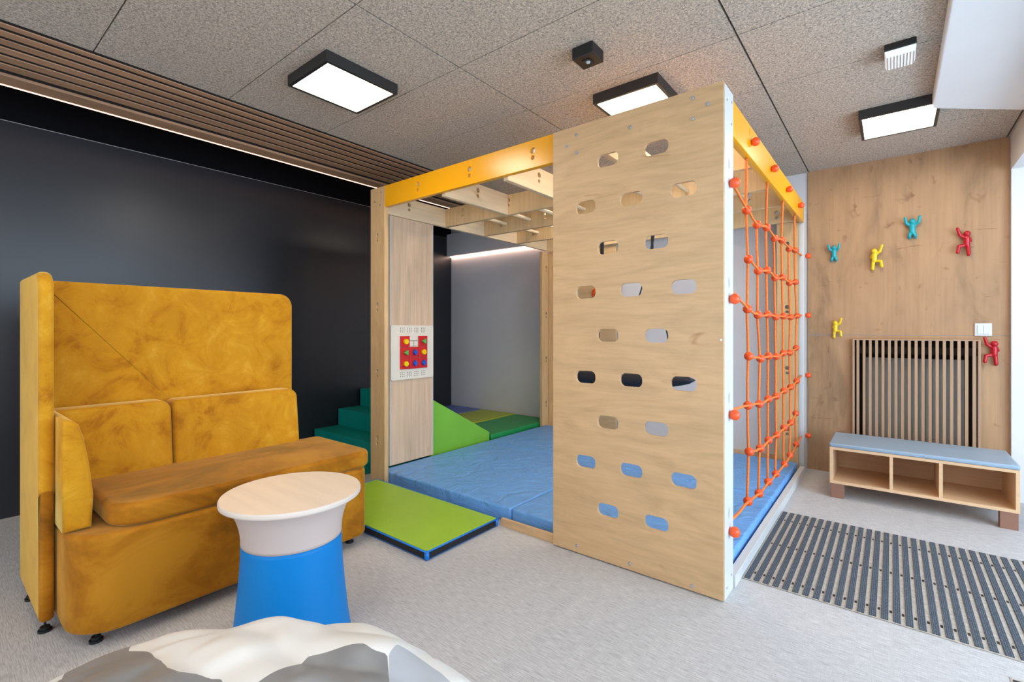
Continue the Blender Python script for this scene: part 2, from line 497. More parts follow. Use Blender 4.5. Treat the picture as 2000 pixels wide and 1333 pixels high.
# right side: short return, lintel, lower ceiling over the entrance bay
bm = BM()
box(bm, (XR, YB-.05, 0), (XR+.25, YB, HC)); struct('wall_right', bm, M['white'])
struct('wall_right_jamb', B((XR+.25, YB-.03, 0), (XW, YB, 2.53)), M['white'])
struct('wall_right_lintel', B((XR, YF, 2.53), (XW, YB-.05, HC+.05)), M['white'])
bm = BM()
for a, b in (((XW, YF, 0), (XW+.1, -2.5, 2.53)), ((XW, -2.5, 0), (XW+.1, .1, .75)), ((XW, -2.5, 2.45), (XW+.1, 5.0, 2.53)), ((XW, .1, 0), (XW+.1, .8, 2.53)), ((XW, 5.0, 0), (XW+.1, YB, 2.53))):
    box(bm, a, b)
struct('wall_right_outer', bm, M['white'])
def win(name, a, b, axis):
    bm = BM(); t = .05
    (x0, y0, z0), (x1, y1, z1) = a, b
    if axis == 'x':
        n = max(2, round((y1-y0)/1.3))
        for i in range(n+1):
            y = y0+(y1-y0)*i/n; box(bm, (x0, max(y0, y-t/2), z0), (x1, min(y1, y+t/2), z1))
        box(bm, (x0, y0, z0), (x1, y1, z0+t)); box(bm, (x0, y0, z1-t), (x1, y1, z1))
    else:
        n = max(2, round((x1-x0)/1.3))
        for i in range(n+1):
            x = x0+(x1-x0)*i/n; box(bm, (max(x0, x-t/2), y0, z0), (min(x1, x+t/2), y1, z1))
        box(bm, (x0, y0, z0), (x1, y1, z0+t)); box(bm, (x0, y0, z1-t), (x1, y1, z1))
    struct(name, bm, M['dark'])
win('door_1', (XW+.03, .8, 0), (XW+.08, 5.0, 2.45), 'x')
win('window_1', (XW+.03, -2.5, .75), (XW+.08, .1, 2.45), 'x')
bm = BM()
for a, b in (((-5.6, YF-.1, 0), (-4.2, YF, 3.1)), ((.2, YF-.1, 0), (XW+.1, YF, 3.1)), ((-4.2, YF-.1, 0), (.2, YF, .5)), ((-4.2, YF-.1, 2.5), (.2, YF, 3.1))):
    box(bm, a, b)
struct('wall_front', bm, M['white'])
win('window_2', (-4.2, YF-.08, .5), (.2, YF-.03, 2.5), 'y')
# ceiling boards with open joints
bm = BM()
xs = [-3.335, -3.215, -1.915, -.61, .695, 2.5]; ys = [1.919+.664*k for k in range(-8, 6)]
ys = [YF]+[y for y in ys if YF < y < YB-.1]+[YB]
for i in range(len(xs)-1):
    gx = .0015 if i in (0,) else .0035
    for j in range(len(ys)-1):
        a = xs[i] + (.002 if i == 1 else .0055); b = xs[i+1] - (.002 if i == 0 else .0055)
        box(bm, (a, ys[j]+.003, HC), (b, ys[j+1]-.003, HC+.025))
struct('ceiling', bm, M['felt'])
struct('ceiling_backing', B((-4.17, YF, HC+.026), (XW+.1, YB, HC+.12)), M['joint'])
struct('ceiling_cove', B((-5.6, YF-.1, 3.1), (-4.0, YB+.1, 3.16)), M['cove'])
struct('ceiling_cove_side', B((-4.19, YF, HC+.026), (-4.17, YB, 3.1)), M['cove'])
# the white rounded slab under the ceiling at upper right
pts = [(.196, -1.2), (.712, -1.2), (.712, 4.50), (.670, 4.463), (.215, 4.075), (.200, 4.045)]
struct('trim_4', soft_prism(pts, 'z', 2.722, HC-.0005, .012, seg=4, rings=1), M['white'], smooth=False)

# slatted oak ceiling strip beside the cove, one slat per object
t = thing('slatted_ceiling_panel', 'brown oak slatted strip running along the ceiling above the black wall', 'ceiling panel', (-3.75, 1.0, HC))
edges = [-3.343, -3.428, -3.529, -3.628, -3.736, -3.85, -3.969]
for i in range(len(edges)-1):
    x1 = edges[i]-.018; x0 = edges[i+1]+.022
    obj('slat', B((x0, YF+.01, HC-.005), (x1, YB-.01, HC+.001)), M['slat'], t)
obj('edge_board', B((-4.152, YF+.01, HC-.016), (-4.010, YB-.01, HC+.001)), M['slat'], t)
obj('backing', B((-4.152, YF+.01, HC+.0015), (-3.338, YB-.01, HC+.018)), M['slat_gap'], t)
ledp = obj('led_strip', B((-4.168, YF+.02, HC-.018), (-4.153, YB-.12, HC-.006)), M['led'], None, loc=(-4.16, 1, HC-.01))
tag(ledp, 'long glowing light strip along the cove edge above the black wall', 'light strip')
# soffit with light line on the back wall
struct('wall_back_soffit', B((XA+.002, YB-.10, 2.455), (-3.15, YB, HC-.001)), M['grey_wall'])
o = obj('led_strip', B((XA+.01, YB-.030, 2.443), (-3.16, YB-.015, 2.454)), M['led_wall'], None, loc=(-4.4, YB-.02, 2.45))
tag(o, 'short glowing light strip on the white back wall seen through the climbing frame', 'light strip')

# ------------------------------------------------------------------ ceiling lamps and fittings
def ceiling_lamp(cx, cy, label):
    t = thing('ceiling_light', label, 'ceiling light', (cx, cy, HC), group='square ceiling panel lights')
    w2, d2 = .21, .232
    bm = BM(); f = .019
    z0, z1 = HC-.062, HC-.0005
    box(bm, (cx-w2, cy-d2, z0), (cx+w2, cy-d2+f, z1)); box(bm, (cx-w2, cy+d2-f, z0), (cx+w2, cy+d2, z1))
    box(bm, (cx-w2, cy-d2+f, z0), (cx-w2+f, cy+d2-f, z1)); box(bm, (cx+w2-f, cy-d2+f, z0), (cx+w2, cy+d2-f, z1))
    obj('frame', bm, M['lampframe'], t)
    obj('diffuser', B((cx-w2+f, cy-d2+f, z0+.003), (cx+w2-f, cy+d2-f, z0+.012)), M['lamp'], t, label='bright warm white diffuser')
    return t
ceiling_lamp(-2.545, 1.585, 'black framed lit ceiling light over the mustard sofa side')
ceiling_lamp(-1.262, 2.895, 'black framed lit ceiling light just above the top edge of the climbing panel')
ceiling_lamp(.035, 4.215, 'black framed lit ceiling light beside the white slab near the oak wall')
def added_lamp(cx, cy, label): return ceiling_lamp(cx, cy, label)
added_lamp(-2.40, 4.215, 'added unseen black framed ceiling light above the rear of the climbing frame, behind its holed panel')  # unseen lamp, added to light the inside of the frame
added_lamp(-1.26, .1, 'added black framed ceiling light above the viewer, outside the picture')  # this lamp and the next two are out of view, added for room light
added_lamp(-3.0, -1.4, 'added unseen black framed ceiling light at the far side behind the viewer')
added_lamp(-.3, -1.6, 'added unseen black framed ceiling light behind the viewer near the entrance')

t = thing('motion_detector', 'small black square motion detector on the ceiling left of the climbing panel', 'detector', (-1.258, 2.222, HC))
obj('housing', soft_prism(rrect(-1.320, 2.160, -1.197, 2.284, .006, 3), 'z', HC-.062, HC-.0005, .004, 2, rings=1), M['dark'], t)
obj('lens_ring', B((-1.280, 2.197, HC-.066), (-1.236, 2.247, HC-.0625)), M['dark'], t)
obj('lens', ball(BM(), (-1.258, 2.222, HC-.066), .013, 14, (1, 1, .7)), M['lens'], t, smooth=True)

t = thing('emergency_light', 'small emergency light with clear ribbed cover on the ceiling beside the white slab', 'emergency light', (.038, 3.30, HC))
obj('base', soft_prism(rrect(-.030, 3.150, .100, 3.330, .008, 3), 'z', HC-.036, HC-.0005, .004, 2, rings=1), M['dark'], t)
bm = BM(); z0, z1 = HC-.066, HC-.0365
v = [bm.verts.new(p) for p in ((-.022, 3.160, z0), (.092, 3.160, z0), (.092, 3.322, z0), (-.022, 3.322, z0),
                               (-.030, 3.150, z1), (.100, 3.150, z1), (.100, 3.330, z1), (-.030, 3.330, z1))]
for f in ((0,3,2,1),(4,5,6,7),(0,1,5,4),(1,2,6,5),(2,3,7,6),(3,0,4,7)): bm.faces.new([v[i] for i in f])
obj('cover', bm, M['clear'], t, bevel=.004, label='clear ribbed cover')
bm = BM()
for k in range(9): box(bm, (-.018+k*.0132, 3.166, z0-.002), (-.014+k*.0132, 3.316, z0-.0002))
obj('cover_ribs', bm, M['bolt'], t)

# ------------------------------------------------------------------ climbing frame
FX0, FX1, FY0, FY1, FT = -3.517, -.625, 2.42, 5.18, 2.515
t = frame = thing('indoor_climber', 'large birch plywood climbing frame with yellow top beams and holed climbing panel', 'climbing frame', ((FX0+FX1)/2, 3.8, 0))
Z1, Z0 = 2.515, 2.338
# left front corner post: face board and side board
kz = [2.087, 1.499, .931, .364]
hs = []
for z in kz: hs += keyhole(-3.425, z+.02)
obj('post', board(rect2(FX0, 0, -3.322, Z1), hs, 'y', 2.45, 2.49), M['ply_z'], t, bevel=.002)
obj('post', B((FX0, 2.491, .0), (FX0+.04, 2.60, Z0-.003)), M['ply_z'], t, bevel=.002)
# right front corner post: hidden face board, white side board with slots
hs = []
for z in kz: hs += [circle2(2.496, z+.035, .010, 14, 3.0)]
obj('post', board(rect2(2.4215, 0, 2.575, 2.49), hs, 'x', -.665, -.625), M['white_lam'], t, bevel=.0015, label='white laminated side of the corner post')
obj('post', B((-.72, 2.4215, 0), (-.667, 2.45, 2.33)), M['ply_z'], t)
# back posts
hs = []
for z in kz: hs += [circle2(5.14, z+.035, .008, 14, 2.4)]
obj('post', board(rect2(5.052, 0, 5.21, 2.475), hs, 'x', -.665, -.625), M['white_lam'], t, bevel=.0015, label='pale side board of the rear corner post')
obj('post', board(rect2(-.845, 0, -.667, 2.30), [h for z in kz for h in keyhole(-.76, z+.02)], 'y', 5.052, 5.09), M['ply_z'], t, bevel=.002)
obj('post', board(rect2(4.93, 0, 5.10, 2.30), [h for z in kz for h in keyhole(5.02, z+.02)], 'x', -3.485, -3.445), M['ply_z'], t, bevel=.002)
obj('post', board(rect2(-3.44, 0, -3.27, 2.30), [h for z in kz for h in keyhole(-3.36, z+.02)], 'y', 5.06, 5.10), M['ply_z'], t, bevel=.002)
# yellow beams
hs = []
for x in (-2.903, -2.347, -1.788): hs += keyhole(x, 2.449)
obj('front_beam', board(rect2(-3.320, Z0, -.667, Z1), hs, 'y', 2.452, 2.492), M['yellow'], t, bevel=.002, label='glossy yellow front beam')
hs = []
for y in (2.961, 3.533, 4.121, 4.714): hs += [circle2(y-.03, 2.425, .010, 14, 2.6)]
obj('side_beam', board(rect2(2.577, 2.285, 5.050, 2.462), hs, 'x', -.665, -.625), M['yellow'], t, bevel=.002, label='glossy yellow side beam above the rope net')
for x in (-2.903, -2.347, -1.788):
    bm = disc(BM(), (x, 2.4905, 2.449), .0193, (0, -1, 0), .022, 20); disc(bm, (x, 2.4905, 2.403), .0133, (0, -1, 0), .022, 20)
    obj('keyhole_plug', bm, M['silver'], t)
for z in kz:
    bm = disc(BM(), (-3.425, 2.4885, z+.02), .0193, (0, -1, 0), .022, 20); disc(bm, (-3.425, 2.4885, z-.026), .0133, (0, -1, 0), .022, 20)
    obj('keyhole_plug', bm, M['silver'], t)
# pale long beams
hs = []
for k in range(5): hs += keyhole(2.80+.565*k, 2.445)
obj('side_beam', board(rect2(2.495, Z0-.02, 5.055, Z1-.02), hs, 'x', -3.470, -3.430), M['pine_y'], t, bevel=.002, label='pale wooden side beam')
for x in (-2.655, -2.045, -1.30):
    hs = keyhole(2.86, 2.445)
    obj('short_beam', board(rect2(2.495, Z0-.02, 3.248, Z1-.02), hs, 'x', x-.02, x+.02), M['pine_y'], t, bevel=.002)
for y in (3.25, 3.82, 4.39):
    hs = []
    for k in range(5): hs += keyhole(-3.20+.565*k, 2.445)
    obj('cross_beam', board(rect2(-3.428, Z0-.02, -.667, Z1-.02), hs, 'y', y, y+.04), M['pine_x'], t, bevel=.002)
hs = []
for k in range(5): hs += keyhole(-3.10+.565*k, 2.40)
obj('cross_beam', board(rect2(-3.428, 2.302, -.667, 2.47), hs, 'y', 5.012, 5.05), M['pine_x'], t, bevel=.002)
for y in (3.292, 3.862):
    for k in range(8):
        x = -3.13+.31*k
        obj('rung', tube(BM(), [(x, y, 2.41), (x, y+.526, 2.41)], .0165, 14), M['pine_y'], t, smooth=False)
# climbing panel with 22 grip holes
HOLES = []
for i, z in enumerate([2.252, 1.763, 1.273, .787, .296]):
    for x in (-1.235, -.957): HOLES.append((x, z))
for i, z in enumerate([2.009, 1.52, 1.032, .545]):
    for x in (-1.375, -1.097, -.816): HOLES.append((x, z))
hs = [rrect(x-.064, z-.036, x+.064, z+.036, .030, 6) for x, z in HOLES]
pan = obj('climbing_panel', board(rect2(-1.598, .008, -.6255, 2.492), hs, 'y', 2.40, 2.42), M['ply_x'], t, bevel=.003, label='birch plywood climbing panel with oval grip holes')
for x, z in ((-1.434, 2.44), (-1.502, 2.39), (-1.432, 2.335), (-1.101, 2.395), (-.77, 2.452), (-.697, 2.402), (-.769, 2.35), (-1.431, .048), (-1.103, .043), (-.772, .034), (-.636, 1.255)):
    r = .0105 if z > .1 else .009
    if x > -.64: r = .005
    bm = disc(BM(), (x, 2.3995, z), r, (0, -1, 0), .002); disc(bm, (x, 2.3975, z), r*.55, (0, -1, 0), .003, 6)
    obj('bolt', bm, M['bolt'], pan)
for y, z in ((2.455, 2.42), (2.54, 2.44), (2.54, 2.33), (2.455, .05), (2.54, .08)):
    obj('bolt', disc(BM(), (-.6248, y, z), .006, (1, 0, 0), .002), M['bolt'], t)
for x, z in ((-3.455, 2.40), (-3.38, 2.36), (-3.37, 2.47)):
    obj('bolt', disc(BM(), (x, 2.4498, z), .007, (0, -1, 0), .003), M['bolt'], t)
# oak side panel (left) with pale edges, rear plywood panel
obj('side_panel', B((-3.49, 2.612, .105), (-3.452, 3.10, Z0-.022)), M['grey_oak'], t, bevel=.002, label='washed oak board beside the left post')
obj('panel_edge', B((-3.492, 2.602, .105), (-3.451, 2.611, Z0-.022)), M['white_lam'], t)
obj('panel_edge', B((-3.492, 3.101, .105), (-3.451, 3.108, Z0-.022)), M['white_lam'], t)
rear = obj('rear_panel', board(rect2(-3.24, .105, -2.50, 2.300), [], 'y', 5.062, 5.098), M['ply_x'], t, bevel=.002, label='plywood panel at the rear of the frame')
# base rails
obj('base_rail', B((-2.03, 2.425, 0), (-1.0, 2.449, .052)), M['ply_x'], t, bevel=.002)
obj('base_rail', B((-.655, 2.58, 0), (-.615, 5.04, .062)), M['white_lam'], t, bevel=.002)
obj('base_rail', B((-.845, 5.092, 0), (-.67, 5.13, .12)), M['ply_x'], t)
# round hand holds on the rear panel
for x, z, mm in ((-2.76, 1.745, 'orange'), (-3.03, 1.75, 'taupe')):
    o = obj('hand_hold', ball(BM(), (x, 5.045, z), .045, 14, (1, .4, 1.3)), M[mm], t, smooth=True)

# ------------------------------------------------------------------ rope net
NET = [
[(3.003, 1.998), (3.276, 1.961), (3.564, 1.992), (3.842, 1.962), (4.134, 1.99), (4.458, 1.969), (4.774, 1.998)],
[(3.048, 1.718), (3.306, 1.676), (3.581, 1.706), (3.859, 1.68), (4.156, 1.71), (4.471, 1.691), (4.788, 1.722)],
[(3.024, 1.425), (3.299, 1.398), (3.598, 1.409), (3.888, 1.398), (4.2, 1.411), (4.534, 1.411), (4.889, 1.43)],
[(3.053, 1.149), (3.374, 1.12), (3.632, 1.126), (3.908, 1.11), (4.2, 1.125), (4.496, 1.117), (4.822, 1.147)],
[(3.033, .862), (3.339, .833), (3.622, .834), (3.908, .822), (4.223, .83), (4.534, .83), (4.854, .854)],
[(3.066, .585), (3.366, .547), (3.627, .552), (3.927, .535), (4.223, .541), (4.534, .534), (4.803, .574)],
[(3.033, .301), (3.329, .268), (3.615, .271), (3.888, .26), (4.238, .254), (4.508, .268), (4.831, .297)]]
XN = -.66
net = thing('climbing_net', 'orange rope climbing net with round knots hung in the side of the frame', 'climbing net', (XN, 3.8, 0))
def rope(pts, name='rope', r=.0072):
    # gently sagging polyline through the points
    out = []
    for i in range(len(pts)-1):
        a, b = Vector(pts[i]), Vector(pts[i+1])
        for k in range(4):
            p = a.lerp(b, k/4)
            d = (b-a).cross(Vector((1, 0, 0))).normalized()
            out.append(p + d*math.sin(math.pi*k/4)*random.uniform(-.006, .008) if k else p)
    out.append(Vector(pts[-1]))
    return obj(name, tube(BM(), out, r, 8), M['rope'], net, smooth=True)
tops = {0: 2.948, 2: 3.525, 4: 4.102, 6: 4.665}
for c in range(7):
    pts = [(XN, NET[r][c][0], NET[r][c][1]) for r in range(7)]
    if c in tops: pts = [(XN+.015, tops[c], 2.284)] + pts
    rope(pts, 'vertical_rope')
for r in range(7):
    pts = [(XN+.008, y, z) for y, z in NET[r]]
    if r % 2 == 0:
        zl = {0: 2.075, 2: 1.51, 4: .90, 6: .325}[r]
        zr = {0: 1.99, 2: 1.44, 4: .885, 6: .33}[r]
        pts = [(-.645, 2.577, zl)] + pts + [(-.645, 5.05, zr)]
    rope(pts, 'cross_rope')
for r in range(7):
    for c in range(7):
        y, z = NET[r][c]
        obj('knot_ball', ball(BM(), (XN+.004, y, z), .0265, 16), M['orange'], net, smooth=True)
for y in (2.961, 3.533, 4.121, 4.714):
    obj('end_ball', ball(BM(), (-.603, y+.01, 2.372), .0245, 16), M['orange'], net, smooth=True)
for z in (2.025, 1.455, .885, .31):
    obj('end_ball', ball(BM(), (-.602, 2.505, z), .0265, 16), M['orange'], net, smooth=True)
for z in (1.99, 1.44, .885, .325):
    obj('end_ball', ball(BM(), (-.602, 5.15, z), .0255, 16), M['orange'], net, smooth=True)

# ------------------------------------------------------------------ swing inside the frame
sw = thing('hanging_swing', 'black padded swing roll hanging on straps inside the climbing frame', 'swing', (-1.8, 3.84, .87))
n = 26; pts = []; rad = []
for i in range(n+1):
    s = i/n; x = -2.44+1.24*s
    pts.append((x, 3.80, .875+.035*s**3))
    rad.append(max(.004, .072*min(1, math.sin(math.pi*min(1, s*1.0))**.45)))
obj('padded_roll', tube(BM(), pts, rad, 20), M['black_fabric'], sw, smooth=True)
def strap(a, b, w=.012):
    return obj('strap', tube(BM(), [a, b], w, 6), M['black_fabric'], sw)
strap((-1.563, 3.84, 2.30), (-1.565, 3.84, 1.93), .011)
strap((-1.545, 3.83, 2.12), (-1.575, 3.83, 1.93), .010)
strap((-1.565, 3.84, 1.93), (-1.89, 3.81, .93), .006); strap((-1.563, 3.84, 1.93), (-1.36, 3.81, .93), .006)
strap((-2.03, 3.84, 2.30), (-2.03, 3.84, 1.90), .016); strap((-2.03, 3.84, 1.90), (-2.26, 3.81, .92), .006); strap((-2.03, 3.84, 1.90), (-2.06, 3.81, .93), .006)
obj('shackle', tube(BM(), [(-2.275, 3.73, .86), (-2.262, 3.72, .925), (-2.25, 3.73, .94)], .011, 8), M['puzzle_red'], sw, label='red shackle')

# ------------------------------------------------------------------ floor mats in the frame
def mat_obj(x0, x1, y0, y1, z0, z1, mat, label, name='floor_mat', cat='floor mat', group=None, r=.014, puff=.004):
    bm = soft_prism(rrect(x0, y0, x1, y1, .02, 4), 'z', z0, z1, r, 3, puff=puff, rings=5)
    o = obj(name, bm, mat, None, loc=((x0+x1)/2, (y0+y1)/2, z0), smooth=True)
    return tag(o, label, cat, group)
mat_obj(-3.445, -2.008, 2.50, 3.845, 0, .098, M['blue'], 'blue mat in the front left of the climbing frame behind the lime mat', group='blue floor mats in the climbing frame')
mat_obj(-2.002, -.67, 2.50, 3.845, 0, .098, M['blue'], 'blue mat in the front right of the climbing frame behind the holed panel', group='blue floor mats in the climbing frame')
mat_obj(-3.445, -2.008, 3.853, 5.01, 0, .098, M['blue'], 'blue mat in the rear left of the climbing frame beside the green mats', group='blue floor mats in the climbing frame')
mat_obj(-2.002, -.67, 3.853, 5.01, 0, .098, M['blue'], 'blue mat in the rear right of the climbing frame behind the rope net', group='blue floor mats in the climbing frame')
# mats in the back passage
mat_obj(-4.10, -3.50, 4.02, 5.225, 0, .135, M['green'], 'dark green mat on the floor beside the rear blue mat')
mat_obj(-4.735, -4.108, 4.02, 5.225, 0, .140, M['olive'], 'yellow green mat between the dark green and the cobalt mat')
mat_obj(-5.385, -4.743, 4.02, 5.225, 0, .140, M['violet_blue'], 'cobalt blue mat in the far corner against the white back wall')
# lime mat in front, black sides, blue piping
mx0, mx1, my0, my1 = -3.37, -2.045, 1.792, 2.415
g = thing('folding_mat', 'lime green mat with black sides and blue piping between sofa and climbing frame', 'floor mat', ((mx0+mx1)/2, (my0+my1)/2, 0))
obj('top_cover', soft_prism(rect2(mx0+.006, my0+.006, mx1-.006, my1-.006), 'z', .046, .054, .003, 2, puff=.003, rings=3), M['lime'], g, smooth=False)
obj('side_cover', B((mx0+.002, my0+.002, 0), (mx1-.002, my1-.002, .046)), M['blackmat'], g, label='black side cover')
bm = BM(); zt = .0495
tube(bm, [(mx0, my0, zt), (mx1, my0, zt), (mx1, my1, zt), (mx0, my1, zt), (mx0, my0, zt)], .0055, 8)
tube(bm, [(mx0+.004, my0+.004, .004), (mx1-.004, my0+.004, .004), (mx1-.004, my1-.004, .004), (mx0+.004, my1-.004, .004), (mx0+.004, my0+.004, .004)], .0035, 6)
obj('piping', bm, M['piping'], g, smooth=True, label='blue piping')
for x, y in ((mx0, my0), (mx1, my0), (mx1, my1), (mx0, my1)):
    bm = BM(); sx = 1 if x == mx0 else -1; sy = 1 if y == my0 else -1
    capsule(bm, (x+sx*.010, y+sy*.010, .014), (x+sx*.010, y+sy*.010, .040), .0145, n=14)
    obj('corner_cap', bm, M['piping'], g, smooth=True, label='rounded blue corner')

# ------------------------------------------------------------------ soft play stairs and wedge
st = [(2.505, 0), (3.30, 0), (3.30, .635), (3.178, .635), (3.178, .442), (2.903, .442), (2.903, .262), (2.625, .262), (2.625, .11), (2.505, .11)]
o = obj('foam_stairs', soft_prism(st, 'x', -4.77, -3.70, .012, 3, rings=0), M['teal'], None, loc=(-4.2, 2.98, 0), bevel=0)
for p in o.data.polygons: p.use_smooth = False
tag(o, 'teal foam steps rising against the black wall behind the sofa', 'foam steps')
wd2 = [(3.31, 0), (3.985, 0), (3.985, .170), (3.31, .538)]
bm = soft_prism([(3.125, 0), (3.985, 0), (3.985, .170), (3.125, .638)], 'x', -3.548, -3.500, .008, 2, rings=0)
bm2 = soft_prism(wd2, 'x', -4.70, -3.5485, .008, 2, rings=0)
tmp = bpy.data.meshes.new('t'); bm2.to_mesh(tmp); bm2.free(); bm.from_mesh(tmp); bpy.data.meshes.remove(tmp)
o = obj('foam_wedge', bm, M['lime2'], None, loc=(-4.1, 3.6, 0))
tag(o, 'light green foam wedge slide beside the blue mats inside the frame', 'foam wedge')

# ------------------------------------------------------------------ sofa
s = thing('high_back_sofa', 'mustard velvet high-back sofa with a tall side screen against the black wall', 'sofa', (-2.95, 1.05, 0))
obj('side_screen', soft_prism(rrect(-3.40, .062, -2.80, 1.556, [.02, .02, .09, .02], 8), 'y', .322, .371, .021, 4, rings=2), M['velvet'], s, smooth=True)
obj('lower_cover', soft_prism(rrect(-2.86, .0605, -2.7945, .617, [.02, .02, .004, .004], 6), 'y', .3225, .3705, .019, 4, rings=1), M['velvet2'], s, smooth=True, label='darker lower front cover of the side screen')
obj('back_screen', soft_prism(rrect(.373, .062, 1.655, 1.552, [.02, .03, .085, .012], 8), 'x', -3.375, -3.30, .014, 4, rings=4), M['velvet'], s, smooth=True)
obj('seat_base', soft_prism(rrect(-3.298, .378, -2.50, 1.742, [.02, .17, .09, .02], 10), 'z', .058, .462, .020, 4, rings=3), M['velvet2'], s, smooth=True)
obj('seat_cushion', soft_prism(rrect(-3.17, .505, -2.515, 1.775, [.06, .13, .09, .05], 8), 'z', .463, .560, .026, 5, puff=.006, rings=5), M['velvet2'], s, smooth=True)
def backrest(y0, y1, z1, name='back_cushion'):
    # leaning wedge: thicker at the foot
    bm = soft_prism(rrect(y0, .50, y1, z1, [.02, .02, .055, .03], 7), 'x', -3.292, -3.13, .022, 4, puff=.012, rings=5)
    for v in bm.verts:
        k = (v.co.z-.5)/.42
        if v.co.x > -3.21: v.co.x += .03*(1-k)-.018*k
    return obj(name, bm, M['velvet'], s, smooth=True)
backrest(.378, .892, .912); backrest(.898, 1.612, .908)
arm = [(.374, .466), (.466, .466), (.472, .60), (.458, .74), (.440, .85), (.425, .905), (.405, .925), (.374, .930)]
obj('arm_cushion', soft_prism(arm, 'x', -3.12, -2.645, .018, 4, puff=.004, rings=3), M['velvet'], s, smooth=True)
for x, y in ((-2.60, .47), (-2.60, 1.66), (-2.86, .348), (-3.25, .348), (-3.2, 1.60)):
    bm = BM(); disc(bm, (x, y, 0), .024, (0, 0, 1), .010, 20); disc(bm, (x, y, .01), .017, (0, 0, 1), .012, 20); disc(bm, (x, y, .02), .0045, (0, 0, 1), .045, 10)
    obj('foot', bm, M['dark'], s, label='black adjustable foot')

# ------------------------------------------------------------------ round side table
TX, TY, TZ = -1.99, 1.00, .62
t = thing('side_table', 'round side table with pale wooden top on a flared blue and taupe base', 'side table', (TX, TY, 0))
obj('table_top', lathe([(.266, 0), (.2735, .003), (.2745, .008), (.2745, .018), (.2725, .0225), (.27, .024)], (TX, TY, TZ-.024), 96), [M['table_top'], M['table_edge']], t, smooth=False)
tt = bpy.data.objects['table_top']
for p in tt.data.polygons:
    p.material_index = 0 if p.normal.z > .9 else 1
    p.use_smooth = p.normal.z < .9
def prof(z):
    ks = [(0, .2345), (.067, .224), (.22, .2075), (.33, .1985), (.40, .1955), (.47, .1965), (.53, .210), (.565, .226), (.597, .247)]
    for (a, ra), (b, rb) in zip(ks, ks[1:]):
        if a <= z <= b+1e-9:
            i = ks.index((a, ra)); u = (z-a)/(b-a)
            m0 = (rb-ks[i-1][1])/(b-ks[i-1][0]) if i else (rb-ra)/(b-a)
            m1 = (ks[i+2][1]-ra)/(ks[i+2][0]-a) if i+2 < len(ks) else (rb-ra)/(b-a)
            h = b-a
            return (2*u**3-3*u*u+1)*ra+(u**3-2*u*u+u)*h*m0+(-2*u**3+3*u*u)*rb+(u**3-u*u)*h*m1
    return ks[-1][1]
obj('base', lathe([(prof(z*.43/24), z*.43/24) for z in range(25)], (TX, TY, 0), 96), M['azure'], t, smooth=True, label='blue flared lower base')
obj('collar', lathe([(prof(.4305+z*.165/14)+.0005, .4305+z*.165/14) for z in range(15)], (TX, TY, 0), 96), M['taupe'], t, smooth=True, label='taupe upper base')
for nm in ('base', 'collar'):
    for p in bpy.data.objects[nm].data.polygons if nm in bpy.data.objects else []:
        if abs(p.normal.z) > .95: p.use_smooth = False

# ------------------------------------------------------------------ storage bench
b = thing('storage_bench', 'low beech storage bench with three open compartments and grey-blue pad', 'bench', (.135, 4.71, 0))
bx0, bx1, by0, by1 = -.378, .650, 4.45, 4.96
bz0, bz1, th = .112, .394, .021
obj('bottom_board', B((bx0, by0, bz0), (bx1, by1, bz0+th)), M['beech'], b, bevel=.001)
obj('top_board', B((bx0, by0, bz1-th), (bx1, by1, bz1)), M['beech'], b, bevel=.001)
for x in (bx0, -.012, .2585, bx1-.020):
    obj('side_board' if x in (bx0, bx1-.020) else 'divider', B((x, by0+.0005, bz0+th), (x+.020, by1, bz1-th)), M['beech'], b, bevel=.001)
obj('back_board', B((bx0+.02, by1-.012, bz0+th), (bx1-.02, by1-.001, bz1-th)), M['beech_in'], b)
for x in (bx0+.006, bx1-.092):
    for y in (by0+.004, by1-.09):
        obj('leg', B((x, y, 0), (x+.086, y+.07, bz0)), M['brown_leg'], b, bevel=.002, label='brown block leg')
obj('seat_pad', soft_prism(rrect(bx0-.002, by0-.006, bx1+.002, by1, .012, 3), 'z', bz1+.001, bz1+.030, .008, 3, puff=.004, rings=3), M['pad'], b, smooth=True, label='grey-blue leatherette pad')

# ------------------------------------------------------------------ radiator cover in the oak wall
c = thing('radiator_grille', 'slatted oak radiator cover set in the oak wall behind the bench', 'radiator cover', (.136, 5.2, 0))
gx0, gx1, gy0, gy1, gz1 = -.272, .546, 5.188, 5.236, 1.228
bm = BM()
box(bm, (gx0, gy0, .02), (gx0+.016, gy1, gz1)); box(bm, (gx1-.016, gy0, .02), (gx1, gy1, gz1))
box(bm, (gx0+.016, gy0, gz1-.012), (gx1-.016, gy1, gz1)); box(bm, (gx0+.016, gy0, .02), (gx1-.016, gy1, .035))
obj('frame', bm, M['oak_slat'], c, bevel=.001)
for k in range(18):
    x = gx0+.030+k*.0436
    obj('slat', B((x, gy0+.004, .035), (x+.0195, gy0+.028, gz1-.012)), M['oak_slat'], c)
obj('rail', B((gx0+.016, gy0+.029, 1.10), (gx1-.016, gy0+.046, 1.16)), M['slat_gap'], c)
bm = BM()
box(bm, (-.18, 5.30, .15), (.46, 5.37, 1.06))
for k in range(16): box(bm, (-.175+k*.04, 5.292, .17), (-.155+k*.04, 5.2999, 1.04))
o = obj('radiator', bm, M['radiator'], None, loc=(.136, 5.33, 0)); tag(o, 'grey radiator behind the slatted oak cover', 'radiator')
struct('recess_shade_sheet', B((NX0, YB+.125, 0), (NX1, YB+.139, NZ)), M['recess_shade'])  # near-black sheet standing in for the shade behind the radiator

